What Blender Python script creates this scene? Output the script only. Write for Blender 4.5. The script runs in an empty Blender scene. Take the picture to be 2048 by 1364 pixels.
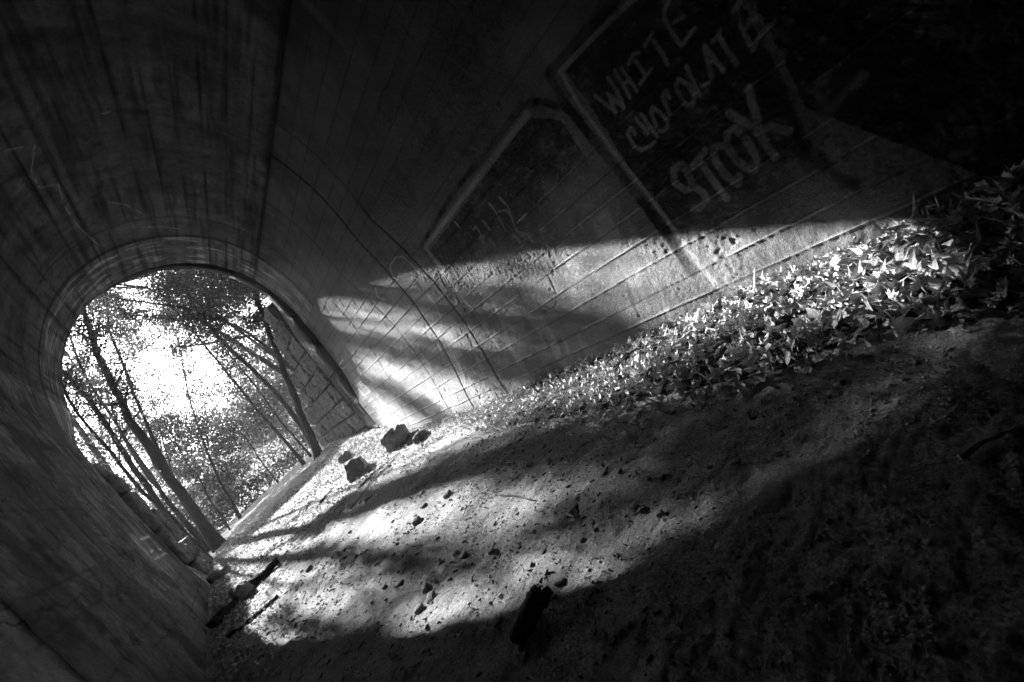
import bpy, math, random
import numpy as np
from mathutils import Vector, Matrix
random.seed(7); rng = np.random.default_rng(7)
S = bpy.context.scene
# ------------------------------------------------------------------ camera
CR = np.array([0.6116419, -0.5121328, -0.6030043]); CU = np.array([0.5324152, -0.2973145, 0.7925516])
CF = np.array([0.5851736, 0.8058065, -0.0908173]); CO = np.array([-1.09, 0.0, 0.93]); FPX = 900.0
cd = bpy.data.cameras.new('camera'); cam = bpy.data.objects.new('camera', cd); S.collection.objects.link(cam)
cd.sensor_width = 36; cd.lens = FPX / 2048 * 36; cd.clip_start = 0.05; cd.clip_end = 1500
cam.matrix_world = Matrix(((CR[0], CU[0], -CF[0], CO[0]), (CR[1], CU[1], -CF[1], CO[1]), (CR[2], CU[2], -CF[2], CO[2]), (0, 0, 0, 1)))
S.camera = cam
# ------------------------------------------------------------------ light
SUN_AZ, SUN_EL = math.radians(-6.1), math.radians(28.95)
w = bpy.data.worlds.new('World'); S.world = w; w.use_nodes = True; nt = w.node_tree; nt.nodes.clear()
sky = nt.nodes.new('ShaderNodeTexSky'); sky.sky_type = 'NISHITA'; sky.sun_disc = False
sky.sun_elevation = SUN_EL; sky.sun_rotation = SUN_AZ; sky.dust_density = 3.0; sky.air_density = 1.0
bw = nt.nodes.new('ShaderNodeRGBToBW'); bg = nt.nodes.new('ShaderNodeBackground'); wo = nt.nodes.new('ShaderNodeOutputWorld')
bg.inputs['Strength'].default_value = 0.05
nt.links.new(sky.outputs[0], bw.inputs[0]); nt.links.new(bw.outputs[0], bg.inputs[0]); nt.links.new(bg.outputs[0], wo.inputs[0])
sl = bpy.data.lights.new('sun', 'SUN'); sl.energy = 5.0; sl.angle = math.radians(0.65); sl.color = (1, 1, 1)
so = bpy.data.objects.new('sun', sl); S.collection.objects.link(so)
SV = Vector((math.sin(SUN_AZ) * math.cos(SUN_EL), math.cos(SUN_AZ) * math.cos(SUN_EL), math.sin(SUN_EL)))
so.rotation_euler = SV.to_track_quat('Z', 'Y').to_euler()
S.view_settings.view_transform = 'Standard'; S.view_settings.look = 'None'; S.view_settings.gamma = 1.0
S.view_settings.use_curve_mapping = False; S.view_settings.exposure = 3.1
S.cycles.max_bounces = 8; S.cycles.diffuse_bounces = 3; S.cycles.transparent_max_bounces = 6
YE = 11.3          # the mouth of the tunnel
KX = math.tan(-SUN_AZ); KZ = math.tan(SUN_EL) / math.cos(SUN_AZ)

# ------------------------------------------------------------------ helpers
def ray(px, py):
    d = CF + (px - 1024) / FPX * CR - (py - 682) / FPX * CU
    return CO, d
def at_y(px, py, Y):
    o, d = ray(px, py); return o + d * (Y / d[1])
def at_z(px, py, z):
    o, d = ray(px, py); return o + d * ((z - o[2]) / d[2])
def at_x(px, py, x):
    o, d = ray(px, py); return o + d * ((x - o[0]) / d[0])
def smooth(a, b, x):
    t = np.clip((x - a) / (b - a), 0, 1); return t * t * (3 - 2 * t)
_P = np.random.default_rng(3).random((256, 256))
def vnoise(x, y):
    xi = np.floor(x).astype(int); yi = np.floor(y).astype(int); fx = x - xi; fy = y - yi
    fx = fx * fx * (3 - 2 * fx); fy = fy * fy * (3 - 2 * fy)
    a = _P[xi % 256, yi % 256]; b = _P[(xi + 1) % 256, yi % 256]; c = _P[xi % 256, (yi + 1) % 256]; d = _P[(xi + 1) % 256, (yi + 1) % 256]
    return (a * (1 - fx) + b * fx) * (1 - fy) + (c * (1 - fx) + d * fx) * fy
def fbm(x, y, o=4, s=0.0):
    x = np.asarray(x, float) + s * 17.3; y = np.asarray(y, float) + s * 9.7; r = 0; a = 0.5; t = 0
    for k in range(o):
        r = r + a * vnoise(x * 2**k + k * 31.7, y * 2**k + k * 11.3); t += a; a *= 0.5
    return r / t            # 0..1
def mk_mesh(name, V, F, mat=None, smooth_sh=False, attrs=None):
    me = bpy.data.meshes.new(name); V = np.asarray(V, np.float32); F = np.asarray(F, np.int32)
    me.vertices.add(len(V)); me.vertices.foreach_set('co', V.ravel())
    n = F.shape[1]; me.loops.add(F.size); me.loops.foreach_set('vertex_index', F.ravel())
    me.polygons.add(len(F)); me.polygons.foreach_set('loop_start', np.arange(0, F.size, n, dtype=np.int32))
    me.polygons.foreach_set('loop_total', np.full(len(F), n, np.int32))
    if smooth_sh: me.polygons.foreach_set('use_smooth', np.ones(len(F), bool))
    if attrs:
        for k, a in attrs.items():
            at = me.attributes.new(k, 'FLOAT', 'POINT'); at.data.foreach_set('value', np.asarray(a, np.float32))
    me.update(calc_edges=True)
    if mat: me.materials.append(mat)
    return me
def link(name, me, parent=None, loc=None):
    o = bpy.data.objects.new(name, me); S.collection.objects.link(o)
    if parent is not None: o.parent = parent
    if loc is not None: o.location = loc
    return o
def tag(o, label=None, cat=None, group=None, kind=None):
    if label: o['label'] = label
    if cat: o['category'] = cat
    if group: o['group'] = group
    if kind: o['kind'] = kind
    return o
def empty(name, loc, label, cat, group=None):
    o = bpy.data.objects.new(name, None); o.empty_display_size = 0.1; S.collection.objects.link(o); o.location = loc
    return tag(o, label, cat, group)
class MB:
    def __init__(s): s.V = []; s.F = []; s.n = 0
    def add(s, V, F):
        s.V.append(np.asarray(V, float)); s.F.append(np.asarray(F, int) + s.n); s.n += len(V)
    def mesh(s, name, mat, sm=False):
        return mk_mesh(name, np.vstack(s.V), np.vstack(s.F), mat, sm)
def tube(pts, rad, sides=8, wob=0.0, seed=0):
    pts = np.asarray(pts, float); rad = np.broadcast_to(np.asarray(rad, float), (len(pts),)); r_ = np.random.default_rng(seed)
    ridge = (r_.random(sides) - .5) * wob * 2.2; V = []; up = np.array([0.31, 0.17, 0.93])
    for i in range(len(pts)):
        t = pts[min(i + 1, len(pts) - 1)] - pts[max(i - 1, 0)]; t = t / (np.linalg.norm(t) + 1e-9)
        a = np.cross(t, up)
        if np.linalg.norm(a) < 0.2: a = np.cross(t, np.array([1.0, 0, 0]))
        a /= np.linalg.norm(a); b = np.cross(t, a)
        for k in range(sides):
            th = 2 * math.pi * k / sides; rr = rad[i] * (1 + ridge[k] + wob * (r_.random() - 0.5) * 2)
            V.append(pts[i] + rr * (math.cos(th) * a + math.sin(th) * b))
    F = []
    for i in range(len(pts) - 1):
        for k in range(sides):
            k2 = (k + 1) % sides; F.append((i * sides + k, i * sides + k2, (i + 1) * sides + k2, (i + 1) * sides + k))
    c0 = len(V); V.append(pts[0]); V.append(pts[-1]); e = (len(pts) - 1) * sides
    for k in range(0, sides, 2):
        F.append((c0, (k + 2) % sides, (k + 1) % sides, k)); F.append((c0 + 1, e + k, e + (k + 1) % sides, e + (k + 2) % sides))
    return np.array(V), np.array(F)
def resample(pts, n):
    pts = np.asarray(pts, float); d = np.r_[0, np.cumsum(np.linalg.norm(np.diff(pts, axis=0), axis=1))]
    t = np.linspace(0, d[-1], n); return np.stack([np.interp(t, d, pts[:, k]) for k in range(pts.shape[1])], 1)

# ------------------------------------------------------------------ materials
def mat(name, base, var=0.25, vscale=3.0, bump=0.3, bscale=40.0, bdist=0.01, rough=0.9, attr=None, detail=8, stretch=None, spots=0, trans=0.0, spec=0.2):
    m = bpy.data.materials.new(name); m.use_nodes = True; n = m.node_tree.nodes; l = m.node_tree.links; n.clear()
    out = n.new('ShaderNodeOutputMaterial'); bs = n.new('ShaderNodeBsdfPrincipled'); bs.inputs['Roughness'].default_value = rough
    bs.inputs['Specular IOR Level'].default_value = spec
    geo = n.new('ShaderNodeNewGeometry'); src = geo.outputs['Position']
    if stretch:
        mp = n.new('ShaderNodeMapping'); mp.inputs['Scale'].default_value = stretch; l.new(src, mp.inputs[0]); vsrc = mp.outputs[0]
    else: vsrc = src
    no = n.new('ShaderNodeTexNoise'); no.inputs['Scale'].default_value = vscale; no.inputs['Detail'].default_value = detail; no.inputs['Roughness'].default_value = 0.65; l.new(vsrc, no.inputs['Vector'])
    mr = n.new('ShaderNodeMapRange'); mr.inputs[1].default_value = 0.25; mr.inputs[2].default_value = 0.75; mr.inputs[3].default_value = base * (1 - var); mr.inputs[4].default_value = base * (1 + var); l.new(no.outputs[0], mr.inputs[0])
    n2 = n.new('ShaderNodeTexNoise'); n2.inputs['Scale'].default_value = bscale; n2.inputs['Detail'].default_value = 5; n2.inputs['Roughness'].default_value = 0.7; l.new(src, n2.inputs['Vector'])
    m2 = n.new('ShaderNodeMapRange'); m2.inputs[1].default_value = 0.3; m2.inputs[2].default_value = 0.7; m2.inputs[3].default_value = 0.75; m2.inputs[4].default_value = 1.25; l.new(n2.outputs[0], m2.inputs[0])
    mu = n.new('ShaderNodeMath'); mu.operation = 'MULTIPLY'; l.new(mr.outputs[0], mu.inputs[0]); l.new(m2.outputs[0], mu.inputs[1]); col = mu.outputs[0]
    if attr:
        at = n.new('ShaderNodeAttribute'); at.attribute_name = attr
        mm = n.new('ShaderNodeMath'); mm.operation = 'MULTIPLY'; l.new(col, mm.inputs[0]); l.new(at.outputs['Fac'], mm.inputs[1]); col = mm.outputs[0]
    if spots:
        vo = n.new('ShaderNodeTexVoronoi'); vo.inputs['Scale'].default_value = spots; l.new(src, vo.inputs['Vector'])
        m3 = n.new('ShaderNodeMapRange'); m3.inputs[1].default_value = 0.0; m3.inputs[2].default_value = 1.0; m3.inputs[3].default_value = 0.6; m3.inputs[4].default_value = 1.5
        bwn = n.new('ShaderNodeRGBToBW'); l.new(vo.outputs['Color'], bwn.inputs[0]); l.new(bwn.outputs[0], m3.inputs[0])
        mm = n.new('ShaderNodeMath'); mm.operation = 'MULTIPLY'; l.new(col, mm.inputs[0]); l.new(m3.outputs[0], mm.inputs[1]); col = mm.outputs[0]
    cc = n.new('ShaderNodeCombineColor')
    for k in range(3): l.new(col, cc.inputs[k])
    l.new(cc.outputs[0], bs.inputs['Base Color'])
    if bump > 0:
        n3 = n.new('ShaderNodeTexNoise'); n3.inputs['Scale'].default_value = bscale * 2.3; n3.inputs['Detail'].default_value = 4; n3.inputs['Roughness'].default_value = 0.75; l.new(src, n3.inputs['Vector'])
        b = n.new('ShaderNodeBump'); b.inputs['Strength'].default_value = bump; b.inputs['Distance'].default_value = bdist
        ad = n.new('ShaderNodeMath'); ad.operation = 'ADD'; l.new(n2.outputs[0], ad.inputs[0]); l.new(n3.outputs[0], ad.inputs[1])
        l.new(ad.outputs[0], b.inputs['Height']); l.new(b.outputs[0], bs.inputs['Normal'])
    if trans > 0:
        tr = n.new('ShaderNodeBsdfTranslucent'); l.new(cc.outputs[0], tr.inputs[0]); mx = n.new('ShaderNodeMixShader'); mx.inputs[0].default_value = trans
        l.new(bs.outputs[0], mx.inputs[1]); l.new(tr.outputs[0], mx.inputs[2]); l.new(mx.outputs[0], out.inputs[0])
    else: l.new(bs.outputs[0], out.inputs[0])
    return m
M_CONC = mat('board_marked_concrete', 0.30, 0.35, 2.2, 1.0, 55, 0.02, attr='tone')
M_RING = mat('portal_stone', 0.045, 0.4, 3.0, 0.5, 35, 0.01)
M_GROUND = mat('packed_dirt', 0.26, 0.5, 2.5, 0.9, 60, 0.02, attr='tone', spots=120, spec=.35)
M_STONE = mat('quarried_stone', 0.24, 0.6, 5.0, 1.0, 16, 0.09, stretch=(1, 1, 0.5))
M_ROCK = mat('fieldstone', 0.20, 0.4, 6.0, 0.7, 40, 0.01)
M_PEB = mat('pebble', 0.30, 0.7, 9.0, 0.4, 90, 0.004)
M_LEAF = mat('dry_leaf', 0.46, 0.95, 13.0, 0.35, 60, 0.004, rough=0.5, trans=0.05, spec=0.4)
M_GREEN = mat('tree_foliage', 0.065, 0.5, 1.2, 0.0, 10, 0.0, rough=0.6, trans=0.45)
M_BACKG = mat('far_foliage', 0.07, 0.5, 0.6, 0.0, 10, 0.0, rough=0.6, trans=0.4)
M_BARK = mat('bark', 0.035, 0.4, 8.0, 1.0, 26, 0.03, stretch=(1, 1, 0.25))
M_WOOD = mat('weathered_wood', 0.10, 0.5, 9.0, 0.8, 40, 0.015)
M_PALEWOOD = mat('bleached_wood', 0.35, 0.4, 9.0, 0.6, 40, 0.01)
M_MOULD = mat('leaf_mould', 0.04, 0.5, 9.0, 1.0, 30, 0.04)
M_EARTH = mat('earth_bank', 0.13, 0.4, 1.0, 0.8, 8, 0.05)

# ------------------------------------------------------------------ tunnel section: right base -> crown -> left base
def build_profile():
    rz = np.array([-0.55, -0.4, 0, .25, .5, 1, 1.7, 2.4, 3.0, 3.6]); rx = np.array([1.86, 1.9, 1.97, 2.06, 2.15, 2.30, 2.43, 2.47, 2.46, 2.45])
    zz = np.linspace(-0.55, 3.6, 200); R_ = np.stack([np.interp(zz, rz, rx), zz], 1)
    for _ in range(30): R_[1:-1, 0] = (R_[:-2, 0] + R_[2:, 0]) / 2 * 0.5 + R_[1:-1, 0] * 0.5
    A = np.array([(2.45, 3.6), (2.42, 4.0), (2.31, 4.45), (2.10, 5.0), (1.74, 5.47), (1.22, 5.82), (.64, 6.0), (0, 6.0), (-.68, 5.78), (-1.22, 5.36), (-1.63, 4.82), (-1.86, 4.35), (-1.97, 3.9), (-2.03, 3.6)])
    A = resample(A, 300)
    for _ in range(160): A[1:-1] = (A[:-2] + A[2:]) / 4 + A[1:-1] / 2
    A = resample(A, 300)[1:-1]
    lz = np.linspace(3.6, -0.55, 200); lx = np.interp(-lz, [-3.6, -2, -1, 0, .4, .55], [-2.03, -2.06, -2.04, -2.0, -1.98, -1.97]); L_ = np.stack([lx, lz], 1)
    P = np.vstack([R_, A, L_]); d = np.r_[0, np.cumsum(np.hypot(*np.diff(P, axis=0).T))]
    return P, d
PROF, PD = build_profile()
def prof(s):
    x = np.interp(s, PD, PROF[:, 0]); z = np.interp(s, PD, PROF[:, 1])
    x2 = np.interp(s + .02, PD, PROF[:, 0]); z2 = np.interp(s + .02, PD, PROF[:, 1]); x1 = np.interp(s - .02, PD, PROF[:, 0]); z1 = np.interp(s - .02, PD, PROF[:, 1])
    tx, tz = x2 - x1, z2 - z1; h = np.hypot(tx, tz) + 1e-9
    return x, z, -tz / h, tx / h          # inward normal
def widen(x, z, y, s):
    return x + smooth(9.5, 11.2, y) * np.where((s < 4.2) & (z < 2.0), np.maximum(0, 2.29 - x), 0) - .17 * smooth(9.8, 11.3, y) * (s > S_TOP_L) * smooth(0, .8, z) * (1 - smooth(3.2, 4, z))
def s_of_z_right(z): return np.interp(z, PROF[:350, 1], PD[:350])
NR = 200
S_TOP_R = float(s_of_z_right(4.79)); SEND = PD[-1]
S_TOP_L = float(PD[-1] - 4.66)
def to_wall(px, py):
    """image point -> (s, Y) on the right wall / vault"""
    o, d = ray(px, py); t = np.linspace(0.3, 16, 4000); q = o + t[:, None] * d
    z = q[:, 2]; top = int(np.argmax(PROF[:, 1])); zt = PROF[top, 1]
    xr = np.interp(z, PROF[:top, 1], PROF[:top, 0]); xl = np.interp(z, PROF[:top:-1, 1], PROF[:top:-1, 0])
    bad = (q[:, 0] > xr) | (q[:, 0] < xl) | (z > zt - .005)
    i = int(np.argmax(bad)); p = q[i]
    j = int(np.argmin((PROF[:, 0] - p[0]) ** 2 + (PROF[:, 1] - p[2]) ** 2)); return PD[j], p[1]
def poly_dist(s, y, pts):
    d = np.full(s.shape, 9.0)
    for (a, b) in zip(pts[:-1], pts[1:]):
        ax, ay = a; bx, by = b; vx, vy = bx - ax, by - ay; L2 = vx * vx + vy * vy + 1e-12
        t = np.clip(((s - ax) * vx + (y - ay) * vy) / L2, 0, 1); d = np.minimum(d, np.hypot(s - ax - t * vx, y - ay - t * vy))
    return d
def inside(s, y, poly):
    r = np.zeros(s.shape, bool); n = len(poly)
    for i in range(n):
        x1, y1 = poly[i]; x2, y2 = poly[(i + 1) % n]
        c = ((y1 > y) != (y2 > y)) & (s < (x2 - x1) * (y - y1) / (y2 - y1 + 1e-12) + x1); r ^= c
    return r

COURSES = [-.2, .02, .19, .4, .6, .83, 1.03, 1.23, 1.45, 1.68, 1.92, 2.18, 2.4, 2.62, 2.83, 3.06, 3.3, 3.54, 3.78, 4.05, 4.3, 4.55]
SC = np.array([float(s_of_z_right(z)) for z in COURSES] + [S_TOP_R])
CEIL = np.linspace(S_TOP_R, S_TOP_L, 19)
LEFT = SEND - np.array([float(v) for v in [4.72, 4.15, 3.55, 2.95, 2.4, 1.75, 1.5, 1.1, .75, .55]])[::1]
LEFT[0] = S_TOP_L
def seam_y(base, slope, s):      # seams lean slightly, as cast
    z = np.interp(s, PD[:200], PROF[:200, 1]); return base + slope * np.minimum(z, 3.0)
SEAMS = [(2.22, -0.02), (3.58, 0.0), (5.0, 0.28), (5.99, 0.19), (6.75, 0.37), (8.7, 0.1), (10.05, 0.0)]
# graffiti strokes, drawn as pixel polylines of the photo and carried onto the wall
def z1(l): return [(1150 + x / 5.457, y / 5.457) for x, y in l]
def z2(l): return [(1230 + x / 4.87, 40 + y / 4.87) for x, y in l]
def z3(l): return [(1310 + x / 4.87, 150 + y / 4.87) for x, y in l]
def z4(l): return [(1430 + x / 4.871, y / 4.871) for x, y in l]
def z5(l): return [(600 + x / 4.5475, 550 + y / 4.5475) for x, y in l]
def z6(l): return [(840 + x / 7.577, 380 + y / 7.577) for x, y in l]
STROKES = []      # (points, half width m, tone, softness)
for l in [[(230, 1060), (440, 1220)], [(440, 1220), (365, 1040)], [(365, 1040), (530, 1170)], [(530, 1170), (460, 1000), (360, 850)],
          [(430, 770), (600, 1060)], [(495, 730), (675, 990)], [(530, 910), (600, 860)],
          [(580, 700), (640, 600), (690, 570)], [(660, 660), (770, 830)], [(715, 915), (840, 760)],
          [(765, 500), (850, 370)], [(860, 450), (960, 600), (1015, 710)],
          [(1030, 10), (980, 120), (980, 220), (1060, 360), (1170, 515)], [(1080, 240), (1185, 180)], [(1170, 515), (1290, 300)]]:
    STROKES.append((z1(l), 0.015, 1.15, 0.008))
for l in [[(195, 1105), (150, 1045), (125, 1110), (180, 1220), (260, 1280), (350, 1230), (390, 1190)],
          [(205, 965), (330, 1110)], [(260, 925), (415, 1145)], [(290, 1080), (350, 1045)],
          [(400, 1030), (350, 900), (370, 860), (430, 890), (510, 970), (505, 1050), (470, 1095), (425, 1080)],
          [(535, 760), (495, 700), (460, 740), (500, 840), (540, 920)],
          [(620, 580), (600, 640), (640, 750), (690, 830), (750, 830), (780, 740), (720, 640), (620, 580)],
          [(690, 450), (760, 590), (830, 730)], [(850, 640), (915, 610)],
          [(945, 560), (865, 240)], [(865, 240), (930, 320), (1050, 485)], [(905, 410), (975, 390)],
          [(955, 225), (1010, 150), (1020, 90)], [(1020, 170), (1110, 310), (1190, 440)]]:
    STROKES.append((z2(l), 0.015, 1.2, 0.008))
for l in [[(370, 480), (260, 280), (185, 110), (240, 10)], [(310, 260), (340, 190), (400, 170)], [(370, 480), (450, 330), (580, 220)]]:
    STROKES.append((z4(l), 0.016, 1.15, 0.01))
STROKES.append((z4([(1080, 770), (930, 880), (1110, 1060), (1440, 770)]), 0.024, 0.5, 0.03))
for l in [[(350, 1030), (310, 930), (260, 880), (180, 930), (200, 1060), (290, 1120), (380, 1090), (470, 1150), (510, 1230), (440, 1300), (370, 1290)],
          [(370, 900), (490, 740)], [(450, 870), (560, 1020), (690, 1190)],
          [(730, 740), (650, 680), (570, 720), (590, 840), (680, 970), (800, 1050), (820, 990)],
          [(690, 640), (700, 560), (780, 520), (870, 590), (930, 700), (1000, 840), (980, 930), (880, 900), (780, 810), (700, 690)],
          [(920, 130), (950, 280), (990, 420), (1010, 560)], [(720, 370), (1000, 560), (1170, 790)], [(1000, 560), (1130, 520), (1310, 560)]]:
    STROKES.append((z3(l), 0.025, 1.15, 0.012))
FRAME = [([(1125, 150), (1160, 215), (1240, 320), (1400, 530), (1440, 580)], 0.018, 1.7, 0.01), ([(1120, 146), (1185, 75), (1275, -10)], 0.02, 1.3, 0.01),
         ([(1056, 228), (985, 322), (920, 405), (851, 496)], 0.028, 1.2, 0.012), ([(851, 496), (905, 572), (1000, 700)], 0.02, 1.3, 0.01)]
for p in z5([(0, 0)]): pass
LOOPS = [z5([(1160, 180), (1220, 250), (1260, 330), (1285, 400), (1290, 480), (1230, 555), (1170, 570)]), z5([(970, 640), (1010, 690), (1065, 712), (1080, 640)]),
         z5([(1090, 700), (1200, 850), (1300, 940), (1370, 1000), (1450, 1030), (1500, 1000), (1490, 920), (1450, 820), (1400, 740)]),
         z5([(900, 560), (920, 640), (915, 700)]), z5([(1200, 700), (1260, 640), (1290, 720), (1320, 830)]), z5([(1130, 490), (1170, 560), (1210, 600)]),
         z5([(690, 120), (700, 190), (770, 220)]), [(790, 515), (780, 530), (785, 555), (795, 560), (800, 545)], [(790, 515), (805, 512), (830, 535), (850, 560)],
         z6([(1210, 120), (1340, 260), (1400, 420), (1440, 560), (1500, 640), (1640, 680), (1700, 770)]), z6([(1050, 200), (1130, 300), (1220, 470), (1290, 600)]),
         z6([(1480, 480), (1620, 370)]), z6([(1200, 340), (1310, 300), (1380, 400)]), z6([(1400, 720), (1450, 700), (1510, 790)]), z6([(800, 590), (850, 550), (930, 680), (900, 730)]),
         z6([(960, 480), (1060, 600)]), z6([(530, 480), (600, 560)])]
BLACK = [([(1098, 150), (1140, 222), (1225, 330), (1340, 478), (1385, 545)], 0.036, 0.14, 0.015), ([(1100, 148), (1165, 72), (1240, -10)], 0.04, 0.12, 0.02),
         ([(1430, -20), (1500, 80), (1545, 160), (1590, 250), (1625, 310), (1680, 355), (1712, 375)], 0.026, 0.16, 0.03),
         ([(1045, 208), (965, 312), (900, 395), (843, 490)], 0.028, 0.12, 0.02), ([(1040, 212), (1080, 202), (1130, 215)], 0.03, 0.12, 0.02),
         ([(842, 495), (880, 548), (930, 620)], 0.025, 0.35, 0.02), ([(600, -10), (690, 95), (780, 190), (850, 262), (945, 312)], 0.045, 0.45, 0.04),
         ([(900, 0), (990, 110), (1040, 200)], 0.05, 0.5, 0.04)]
FILLS = [([(1490, -30), (1560, 100), (1610, 215), (1760, 270), (1960, 350), (2200, 380), (2500, 0), (2300, -300), (1500, -300)], 0.16), ([(1128, 140), (1275, -20), (1470, -20), (1560, 150), (1610, 290), (1750, 430), (1720, 520), (1380, 560)], 0.20),
         ([(1062, 236), (990, 326), (860, 500), (905, 560), (1000, 640), (1330, 560), (1180, 330), (1120, 240)], 0.30)]
def tones(s, y):
    t = np.ones(s.shape)
    n1 = fbm(s * 3, y * 3, 4, 1); streak = fbm(s * 1.2, y * 14, 3, 2)
    z = np.interp(s, PD, PROF[:, 1]); right = s < S_TOP_R; ceil = (s > S_TOP_R) & (s < S_TOP_L)
    t *= 0.75 + 0.5 * fbm(s * 1.1, y * 1.1, 4, 3)
    t *= np.where(ceil, 0.72 + 0.5 * fbm(s * 9, y * 0.5, 3, 5), 1.0)
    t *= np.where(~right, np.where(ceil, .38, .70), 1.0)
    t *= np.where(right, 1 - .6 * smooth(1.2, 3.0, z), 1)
    # soot along the high crack, dark run-off
    dcr = np.abs(s - S_TOP_R - 0.03 * (fbm(y * 2, s * 0, 3, 6) - .5) * 2); t *= 1 - 0.75 * np.exp(-(dcr / 0.055) ** 2)
    t *= 1 - 0.45 * np.exp(-((s - S_TOP_R) / 0.55) ** 2) * smooth(.42, .7, fbm(s * 2.2, y * 2.2, 4, 8))
    # dark stain lines between ceiling boards
    for c in CEIL[1:-1]:
        k = 0.05 + 0.9 * smooth(.35, .7, fbm(y * 1.3 + c * 9, y * 0, 3, 7)) * (.4 + .6 * ((c * 37) % 1)); t *= 1 - k * np.exp(-((s - c) / 0.02) ** 2)
    for c in LEFT[1:-1]: t *= 1 - 0.3 * (fbm(y * 1.5 + c * 3, y * 0, 3, 13) > .45) * np.exp(-((s - c) / 0.012) ** 2)
    # damp dark left wall foot and big pale patch
    lf = s > S_TOP_L; t *= np.where(lf, (0.35 + 0.8 * fbm(s * 2, y * 1.2, 4, 12)) * (.35 + 1.3 * fbm(s * 1.1, y * 9, 6, 14)) * (.6 + .8 * fbm(s * 26, y * 26, 3, 27)) * (1 - .5 * smooth(.55, .7, fbm(s * 3, y * 2, 4, 15))), 1)
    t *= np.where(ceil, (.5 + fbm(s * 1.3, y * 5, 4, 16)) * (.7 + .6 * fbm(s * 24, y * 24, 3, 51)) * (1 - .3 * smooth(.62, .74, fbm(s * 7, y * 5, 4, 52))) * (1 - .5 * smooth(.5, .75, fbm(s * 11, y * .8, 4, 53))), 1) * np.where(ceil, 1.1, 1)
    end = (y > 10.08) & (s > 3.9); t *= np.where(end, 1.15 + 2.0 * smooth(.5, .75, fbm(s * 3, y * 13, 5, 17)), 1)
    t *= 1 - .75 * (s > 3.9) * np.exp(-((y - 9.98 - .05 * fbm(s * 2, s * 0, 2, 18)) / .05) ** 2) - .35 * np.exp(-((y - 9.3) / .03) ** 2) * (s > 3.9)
    t *= np.where(lf & (y < 3.58) & (y > -1), 3.6, 1)
    # efflorescence hair cracks on the vault
    for k, (pl) in enumerate([[(70, 290), (65, 340), (80, 375), (115, 370), (130, 410), (155, 450), (195, 490)], [(10, 300), (45, 295)], [(170, 403), (250, 408), (300, 435), (330, 445)],
                              [(255, 425), (280, 440), (300, 455)], [(205, 228), (230, 222), (260, 228), (310, 220)], [(275, 455), (355, 457)]]):
        d = poly_dist(s + .02 * (fbm(s * 15, y * 15, 2, 4) - .5), y, [to_wall(*p) for p in pl]); t += .8 * np.exp(-(d / 0.009) ** 2) * (fbm(s * 5, y * 5, 3, 19) > .45)
    if right.any():
        m = right
        ss, yy = s[m], y[m]; tt = t[m]; wear = fbm(ss * 22, yy * 22, 3, 9); wear2 = fbm(ss * 5, yy * 5, 3, 10)
        for pl, val in FILLS:
            P = [to_wall(*p) for p in pl]; i = inside(ss + .02 * (wear - .5), yy + .02 * (wear - .5), P)
            zlo = 1.25 if val > .25 else .30; fz = 1.0 if val < .18 else smooth(zlo, zlo + .4, np.interp(ss, PD[:200], PROF[:200, 1]) + .5 * (wear2 - .5)); val = 1 - (1 - val) * fz
            tt = np.where(i, tt * (val + 0.35 * smooth(.62, .75, wear) + .25 * smooth(.5, .8, wear2)), tt)
        for pl, hw, val, sf in BLACK:
            d = poly_dist(ss, yy, [to_wall(*p) for p in pl]) + .02 * (wear - .5); a = (1 - smooth(hw - sf * .6, hw + sf, d)) * (.5 + .5 * smooth(.3, .6, wear2)); tt = tt * (1 - a) + a * val * (.6 + .8 * wear)
        for pl, hw, val, sf in FRAME + STROKES:
            d = poly_dist(ss, yy, [to_wall(*p) for p in pl]) + .012 * (wear - .5); a = (1 - smooth(hw - sf * .7, hw + sf * .7, d)) * (0.7 + 0.3 * smooth(.3, .55, wear)); tt = tt * (1 - a) + a * val * (1.5 if hw < .027 and val < 1.21 else 1.2)
        for pl in LOOPS:
            d = poly_dist(ss, yy, [to_wall(*p) for p in pl]); a = (1 - smooth(.008, .022, d)) * 0.65; tt = tt * (1 - a) + a * 1.9
        tt = tt * (1 - .45 * (1 - smooth(1.2, 2.4, yy)))  # shade painted into the tone as the wall nears the camera
        # seam stains
        for b, k in SEAMS[2:5]:
            d = np.abs(yy - seam_y(b, k, ss)); tt = tt * (1 - 0.6 * np.exp(-(d / 0.016) ** 2))
        for i_, c in enumerate(SC[:-1]):
            e = ss - c - 0.012 * (fbm(yy * 3, yy * 0 + i_, 3, 40) - .5); tt = tt + .9 * (COURSES[i_] < 1.6) * tt * np.exp(-((e - .002) / .009) ** 2) * smooth(.38, .55, fbm(yy * 2.2 + i_ * 7, yy * 0, 3, 41)) - .4 * tt * np.exp(-((e + .012) / .008) ** 2)
            mb_ = (e > 0) & (e < .25); tt = np.where(mb_, tt * (.88 + .24 * ((i_ * 0.618 + np.floor(yy * .9 + i_ * .37) * .381) % 1)), tt)
        # pale render smears low on the wall
        sm = smooth(.5, .62, fbm(ss * 1.3, yy * 5, 3, 21)) * (np.interp(ss, PD[:200], PROF[:200, 1]) < 1.0) * (yy < 6)
        tt = tt * (1 + 0.35 * sm)
        # right wall tones, with the shade near the camera painted in
        t[m] = tt
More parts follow.
